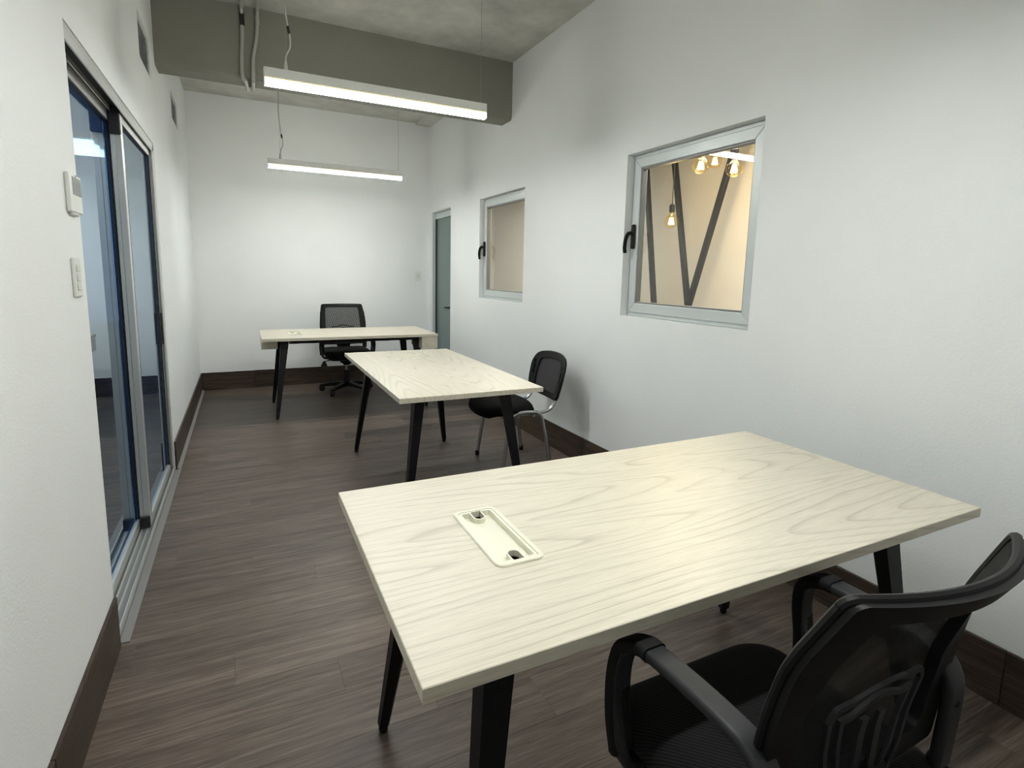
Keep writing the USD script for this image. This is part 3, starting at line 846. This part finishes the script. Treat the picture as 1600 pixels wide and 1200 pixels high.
    obj('paddle', hull((0.232, 0.045, 0.356), (0.252, 0.045, 0.356), (0.232, 0.07, 0.356), (0.252, 0.07, 0.356), (0.212, 0.035, 0.304), (0.278, 0.035, 0.304), (0.212, 0.08, 0.304), (0.278, 0.08, 0.304)), 'black_plastic', lv)
    gc = obj('gas_column', lathe([(0, 0.22), (0.014, 0.22), (0.014, 0.32), (0, 0.32)], 16), 'chrome_grey', c, label='bare grey gas column')
    obj('column_sleeve', lathe([(0, 0.085), (0.038, 0.085), (0.036, 0.11), (0.031, 0.235), (0.028, 0.245), (0, 0.245)], 20), 'black_plastic', gc)
    hub = obj('star_base', lathe([(0, 0.062), (0.034, 0.062), (0.045, 0.075), (0.042, 0.108), (0.030, 0.118), (0, 0.118)], 20), 'black_plastic', c)
    for k in range(5):
        a = math.radians(base_angle + 72 * k)
        ca, sa = math.cos(a), math.sin(a)
        def P_(r, w, z): return (ca * r - sa * w, sa * r + ca * w, z)
        obj('base_arm', [hull(*[P_(0.025, w, z) for w in (-0.029, 0.029) for z in (0.068, 0.114)], *[P_(0.17, w, z) for w in (-0.024, 0.024) for z in (0.062, 0.098)]),
                         hull(*[P_(0.17, w, z) for w in (-0.024, 0.024) for z in (0.062, 0.098)], *[P_(0.292, w, z) for w in (-0.018, 0.018) for z in (0.054, 0.074)])], 'black_plastic', hub, smooth=35)
    for k in range(5):
        a = math.radians(base_angle + 72 * k)
        ca, sa = math.cos(a), math.sin(a)
        cs = thing_part(c, 'caster')
        ctr = np.array([ca * 0.285, sa * 0.285, 0.0])
        phi = math.degrees(a) + 35 + 40 * k
        wh = lathe([(0, -0.010), (0.021, -0.010), (0.0285, -0.006), (0.0285, 0.006), (0.021, 0.010), (0, 0.010)], 20)
        for o_ in (-0.0135, 0.0135):
            w2 = place(wh, rx=90)
            w2 = place(w2, at=(0.012, o_, 0.0285))
            obj('wheel', place(w2, rz=phi, at=tuple(ctr)), 'black_rubber', cs)
        hood = trimesh.creation.icosphere(2, 0.0315)
        hood.apply_scale((1.0, 0.45, 1.0))
        obj('hood', [place(place(hood, at=(0.008, 0, 0.0335)), rz=phi, at=tuple(ctr)), lathe([(0, 0.03), (0.006, 0.03), (0.006, 0.056), (0, 0.056)], 10, tuple(ctr))], 'black_plastic', cs)
    if lift:                                            # seat raised on its column
        for p_ in Usd.PrimRange(c):
            if p_.IsA(UsdGeom.Mesh) and p_.GetParent() == c and not p_.GetName().startswith(('star_base', 'gas_column')):
                UsdGeom.Xformable(p_).AddTranslateOp().Set(Gf.Vec3d(0, 0, lift))
    return c


office_chair((1.352, 0.622, 0), 0, 'black mesh-back office chair in the foreground, drawn up to the nearest desk', 20)
office_chair((1.462, 6.220, 0), 180, 'black mesh-back office chair against the end wall behind the farthest desk', 229 - 180, 0.003)

# ------------------------------------------------------------------ visitor chair at the middle desk
vc = thing('visitor_chair', 'black visitor chair on grey tube legs between middle desk and right wall', 'chair', (2.150, 3.385, 0), 86.5)
for s in (-1, 1):
    x = s * 0.235
    hoop = spline([(x + s * 0.020, 0.178, 0.010), (x + s * 0.014, 0.158, 0.16), (x + s * 0.004, 0.132, 0.33), (x, 0.112, 0.395), (x, 0.075, 0.425), (x, 0.03, 0.432), (x, -0.03, 0.432), (x, -0.075, 0.425), (x, -0.108, 0.395), (x + s * 0.004, -0.124, 0.33), (x + s * 0.014, -0.158, 0.16), (x + s * 0.020, -0.180, 0.010)], 6)
    lg = obj('leg_frame', tube(hoop, 0.0125, 12), 'chrome_grey', vc, label='grey steel leg hoop')
    for yy in (0.179, -0.181):
        obj('foot_cap', lathe([(0, 0), (0.015, 0), (0.016, 0.006), (0.0145, 0.034), (0, 0.034)], 14, (x + s * 0.0202, yy, 0)), 'black_rubber', lg)
obj('cross_bar', [tube([(-0.235, 0.055, 0.405), (0.235, 0.055, 0.405)], 0.010, 10), tube([(-0.235, -0.055, 0.405), (0.235, -0.055, 0.405)], 0.010, 10)], 'chrome_grey', vc)
for s in (-1, 1):
    x = s * 0.190
    obj('back_tube', tube(spline([(x, 0.02, 0.405), (x, -0.05, 0.405), (x, -0.125, 0.410), (x, -0.195, 0.432), (x, -0.236, 0.490), (x, -0.262, 0.585), (x, -0.288, 0.68)], 8), 0.0115, 12), 'chrome_grey', vc)


def pad_mesh(w, y0, y1, z0, z1):
    g = 26
    u = np.linspace(-1, 1, g)
    U, V = np.meshgrid(u, u, indexing='ij')
    # squircle mapping keeps the corners soft
    X = U * np.sqrt(np.maximum(1 - 0.30 * V ** 2, 0)) * w
    Y = (y0 + y1) / 2 + V * np.sqrt(np.maximum(1 - 0.34 * U ** 2, 0)) * (y1 - y0) / 2
    R = np.maximum(np.abs(U), np.abs(V))
    prof_ = np.sqrt(np.maximum(1 - R ** 5, 0))
    zm = z0 + (z1 - z0) * 0.42
    sag = -0.030 * np.clip((Y - (y1 - 0.15)) / 0.15, 0, 1) ** 2 + 0.010 * np.clip((-Y + y0 + 0.1) / 0.1, 0, 1) ** 2
    top_ = zm + (z1 - zm) * prof_ + sag - 0.006 * (1 - np.clip(np.hypot(U, V), 0, 1) ** 2)
    bot = zm - (zm - z0) * prof_ + sag
    n = g * g
    v = np.vstack([np.c_[X.ravel(), Y.ravel(), top_.ravel()], np.c_[X.ravel(), Y.ravel(), bot.ravel()]])
    f = []
    for i in range(g - 1):
        for j in range(g - 1):
            a, b, c_, d_ = i * g + j, (i + 1) * g + j, (i + 1) * g + j + 1, i * g + j + 1
            f += [(a, b, c_), (a, c_, d_), (n + a, n + c_, n + b), (n + a, n + d_, n + c_)]
    m_ = trimesh.Trimesh(v, f, process=False)
    m_.merge_vertices()
    m_.update_faces(m_.nondegenerate_faces())
    if m_.volume < 0: m_.invert()
    return m_


obj('seat', pad_mesh(0.245, -0.105, 0.305, 0.402, 0.482), 'black_fabric', vc, smooth=70)


def vback(off):
    def fn(s, t, d):
        y = -0.255 - (t - 0.49) * 0.245 + 0.042 * (s / 0.25) ** 2 + off + d
        return np.c_[s, y, t]
    return fn


o_ = smooth_ring([(-0.205, 0.500), (0.0, 0.486), (0.205, 0.500), (0.238, 0.560), (0.250, 0.660), (0.246, 0.735), (0.205, 0.795), (0.11, 0.819), (0.0, 0.825), (-0.11, 0.819), (-0.205, 0.795), (-0.246, 0.735), (-0.250, 0.660), (-0.238, 0.560)])
i_ = smooth_ring([(-0.150, 0.535), (0.0, 0.522), (0.150, 0.535), (0.172, 0.590), (0.178, 0.670), (0.168, 0.735), (0.135, 0.772), (0.0, 0.786), (-0.135, 0.772), (-0.168, 0.735), (-0.178, 0.670), (-0.172, 0.590)])
o_, i_ = (affinity.scale(q, 1.0, 0.89, origin=(0, 0.49)) for q in (o_, i_))
slots = [affinity.rotate(sbox(s * 0.212 - 0.010, z - 0.013, s * 0.212 + 0.010, z + 0.013).buffer(0.004), -s * 6) for s in (-1, 1) for z in (0.628, 0.666, 0.704)]
fr_ = o_.difference(i_)
for q in slots: fr_ = fr_.difference(q)
vb = obj('backrest', warp(fr_, 0.022, vback(-0.011), 0.02), 'black_plastic', vc, smooth=40)
obj('mesh_panel', warp(i_.buffer(0.008), 0.002, vback(-0.002), 0.025), 'visitor_mesh', vb, smooth=50, label='dark grey mesh back panel')
rim = np.array(o_.exterior.segmentize(0.02).coords)[:-1]
path = vback(0.0)(rim[:, 0], rim[:, 1], np.zeros(len(rim)))
obj('rim', sweep(np.vstack([path, path[:1]]), circ(0.011, 8)), 'black_plastic', vb)

# ------------------------------------------------------------------ the room behind the windows
XA, XB, NZ = W + 0.118, 4.60, 2.553
tag(obj('wall_far', bx(XB, XB + 0.1, -0.6, 9.2, -0.06, NZ + 0.1), 'warm_paint', smooth=False), 'warm beige lit wall of the next room seen through the windows', 'wall', kind='structure')
tag(obj('wall_side', [bx(XA, XB, -0.7, -0.6, -0.06, NZ + 0.1), bx(XA, XB, 9.2, 9.3, -0.06, NZ + 0.1), bx(XA - 0.05, XA, D + TH, 9.2, -0.06, NZ + 0.1)], 'warm_paint', smooth=False), 'beige side walls closing the next room beyond the right wall', 'wall', kind='structure')
tag(obj('ceiling', bx(XA, XB + 0.1, -0.7, 9.3, NZ, NZ + 0.1), 'grey_paint', smooth=False), 'pale ceiling of the next room, above the glowing bulbs', 'ceiling', kind='structure')
tag(obj('floor', bx(XA, XB, -0.7, 9.3, -0.06, 0.0), 'floor_vinyl', smooth=False), 'dark floor of the next room beyond the right wall', 'floor', kind='structure')


def brace(bars, label):
    """Two square bars welded where they meet."""
    s = thing('steel_brace', label, 'steel brace', (4.33, 0, 0), 0, 'zigzag steel braces')
    for (y_a, z_a), (y_b, z_b) in bars:
        obj('bar', sweep(np.array([(0, y_a, z_a), (0, y_b, z_b)]), rrect(0.048, 0.048, 0.004, 2), side=(1, 0, 0)), 'steel_strut_paint', s, smooth=20)
        obj('end_plate', cham(-0.035, 0.035, y_a - 0.045, y_a + 0.045, z_a - 0.006, z_a + 0.006, 0.001), 'steel_strut_paint', s, smooth=False)


def lerp_to(a, b, z):
    k = (z - a[1]) / (b[1] - a[1])
    return (a[0] + (b[0] - a[0]) * k, z)


A0, A1 = (4.735, 2.47), (4.497, 1.06)
L0, L1 = (4.735, 2.47), (4.79, 1.93)
B0, B1 = (4.31, 2.46), (4.005, 1.065)
C0, C1 = (3.585, 2.44), (4.005, 1.065)
zt_, zb_ = NZ - 0.008, 0.60
brace([(lerp_to(A0, A1, zt_), lerp_to(A0, A1, 0.12)), (lerp_to(L0, L1, zt_), lerp_to(L0, L1, 0.12))], 'dark steep steel brace at the left edge of the nearer window')
brace([(lerp_to(B0, B1, zt_), lerp_to(B0, B1, 0.93)), (lerp_to(C0, C1, zt_), lerp_to(C0, C1, 0.93))], 'dark V-shaped steel brace seen through the nearer window')


def bulb(c, label, r=0.055):
    b = thing('pendant_bulb', label, 'bulb', c, 0, 'globe bulbs in the next room')
    prof_ = [(0.0001, -r)] + [(r * math.sin(a), -r * math.cos(a)) for a in np.radians(np.linspace(12, 150, 14))] + [(0.021, r * 1.12), (0.0165, r * 1.30), (0.0165, r * 1.45)]
    obj('globe', trimesh.creation.revolve(np.array(prof_), sections=28), 'bulb_glass', b, smooth=60)
    a = np.linspace(0, 2 * np.pi, 9)[:-1]
    fil = [tube([(0.010 * math.cos(t_), 0.010 * math.sin(t_), 0.028), (0.021 * math.cos(t_ + 0.3), 0.021 * math.sin(t_ + 0.3), -0.024)], 0.0026, 6) for t_ in a]
    obj('filament', fil, 'filament_glow', b, label='glowing filament')
    obj('stem', lathe([(0, -0.03), (0.004, -0.03), (0.006, 0.04), (0.012, r * 1.3), (0, r * 1.3)], 12), 'bulb_glass', b)
    obj('socket', lathe([(0, r * 1.28), (0.018, r * 1.28), (0.0225, r * 1.42), (0.0225, r * 2.3), (0.012, r * 2.5), (0, r * 2.5)], 18), 'black_plastic', b)
    obj('cord', tube([(0, 0, r * 2.48), (0, 0, NZ - c[2])], 0.0035, 8), 'black_plastic', b)


bulb((3.323, 2.932, 2.116), 'glowing globe bulb at upper left of the cluster in the nearer window')
bulb((3.963, 3.433, 2.296), 'glowing globe bulb partly behind another in the window cluster')
bulb((3.528, 2.828, 2.099), 'glowing globe bulb rightmost in the nearer window, below the reflection')
bulb((3.622, 3.523, 1.802), 'glowing globe bulb hanging lowest, before the left arm of the V')

pl_ = thing('ceiling_lamp', 'warm flat ceiling lamp of the next room, hidden above the windows', 'ceiling lamp', (3.55, 2.6, NZ))
obj('housing', cham(-0.30, 0.30, -0.62, 0.62, -0.035, -0.0005, 0.004), 'white_shade', pl_, smooth=False)
obj('diffuser', bx(-0.28, 0.28, -0.60, 0.60, -0.038, -0.0352), 'ceiling_panel_glow', pl_, smooth=False)
pl2 = thing('ceiling_lamp', 'warm flat ceiling lamp of the next room, beyond the farther window', 'ceiling lamp', (3.55, 6.6, NZ))
obj('housing', cham(-0.30, 0.30, -0.62, 0.62, -0.035, -0.0005, 0.004), 'white_shade', pl2, smooth=False)
obj('diffuser', bx(-0.28, 0.28, -0.60, 0.60, -0.038, -0.0352), 'ceiling_panel_glow', pl2, smooth=False)

# ground outside the sliding door
tag(obj('ground', bx(-9, -TH, -6, 16, -0.10, -0.02), 'outer_ground', smooth=False), 'dark paved ground outside the sliding glass door', 'ground', kind='structure')

# lamp on the outer wall, seen through the sliding door
ol = thing('louvre_lamp', 'bright louvred lamp outside, seen through the sliding door glass', 'lamp', (-0.15, 6.35, 2.40))
obj('housing', cham(-0.80, -0.48, -0.42, 0.42, 0.012, 0.06, 0.004), 'white_shade', ol, smooth=False)
for k in range(4):
    yy = -0.315 + 0.21 * k
    obj('tube', tube([(-0.78, yy, 0.0), (-0.50, yy, 0.0)], 0.022, 12), 'outer_tube_glow', ol)
for sy in (-0.3, 0.3):
    obj('bracket', cham(-0.60, 0.0, sy - 0.012, sy + 0.012, 0.055, 0.075, 0.003), 'black_steel', ol, smooth=False)
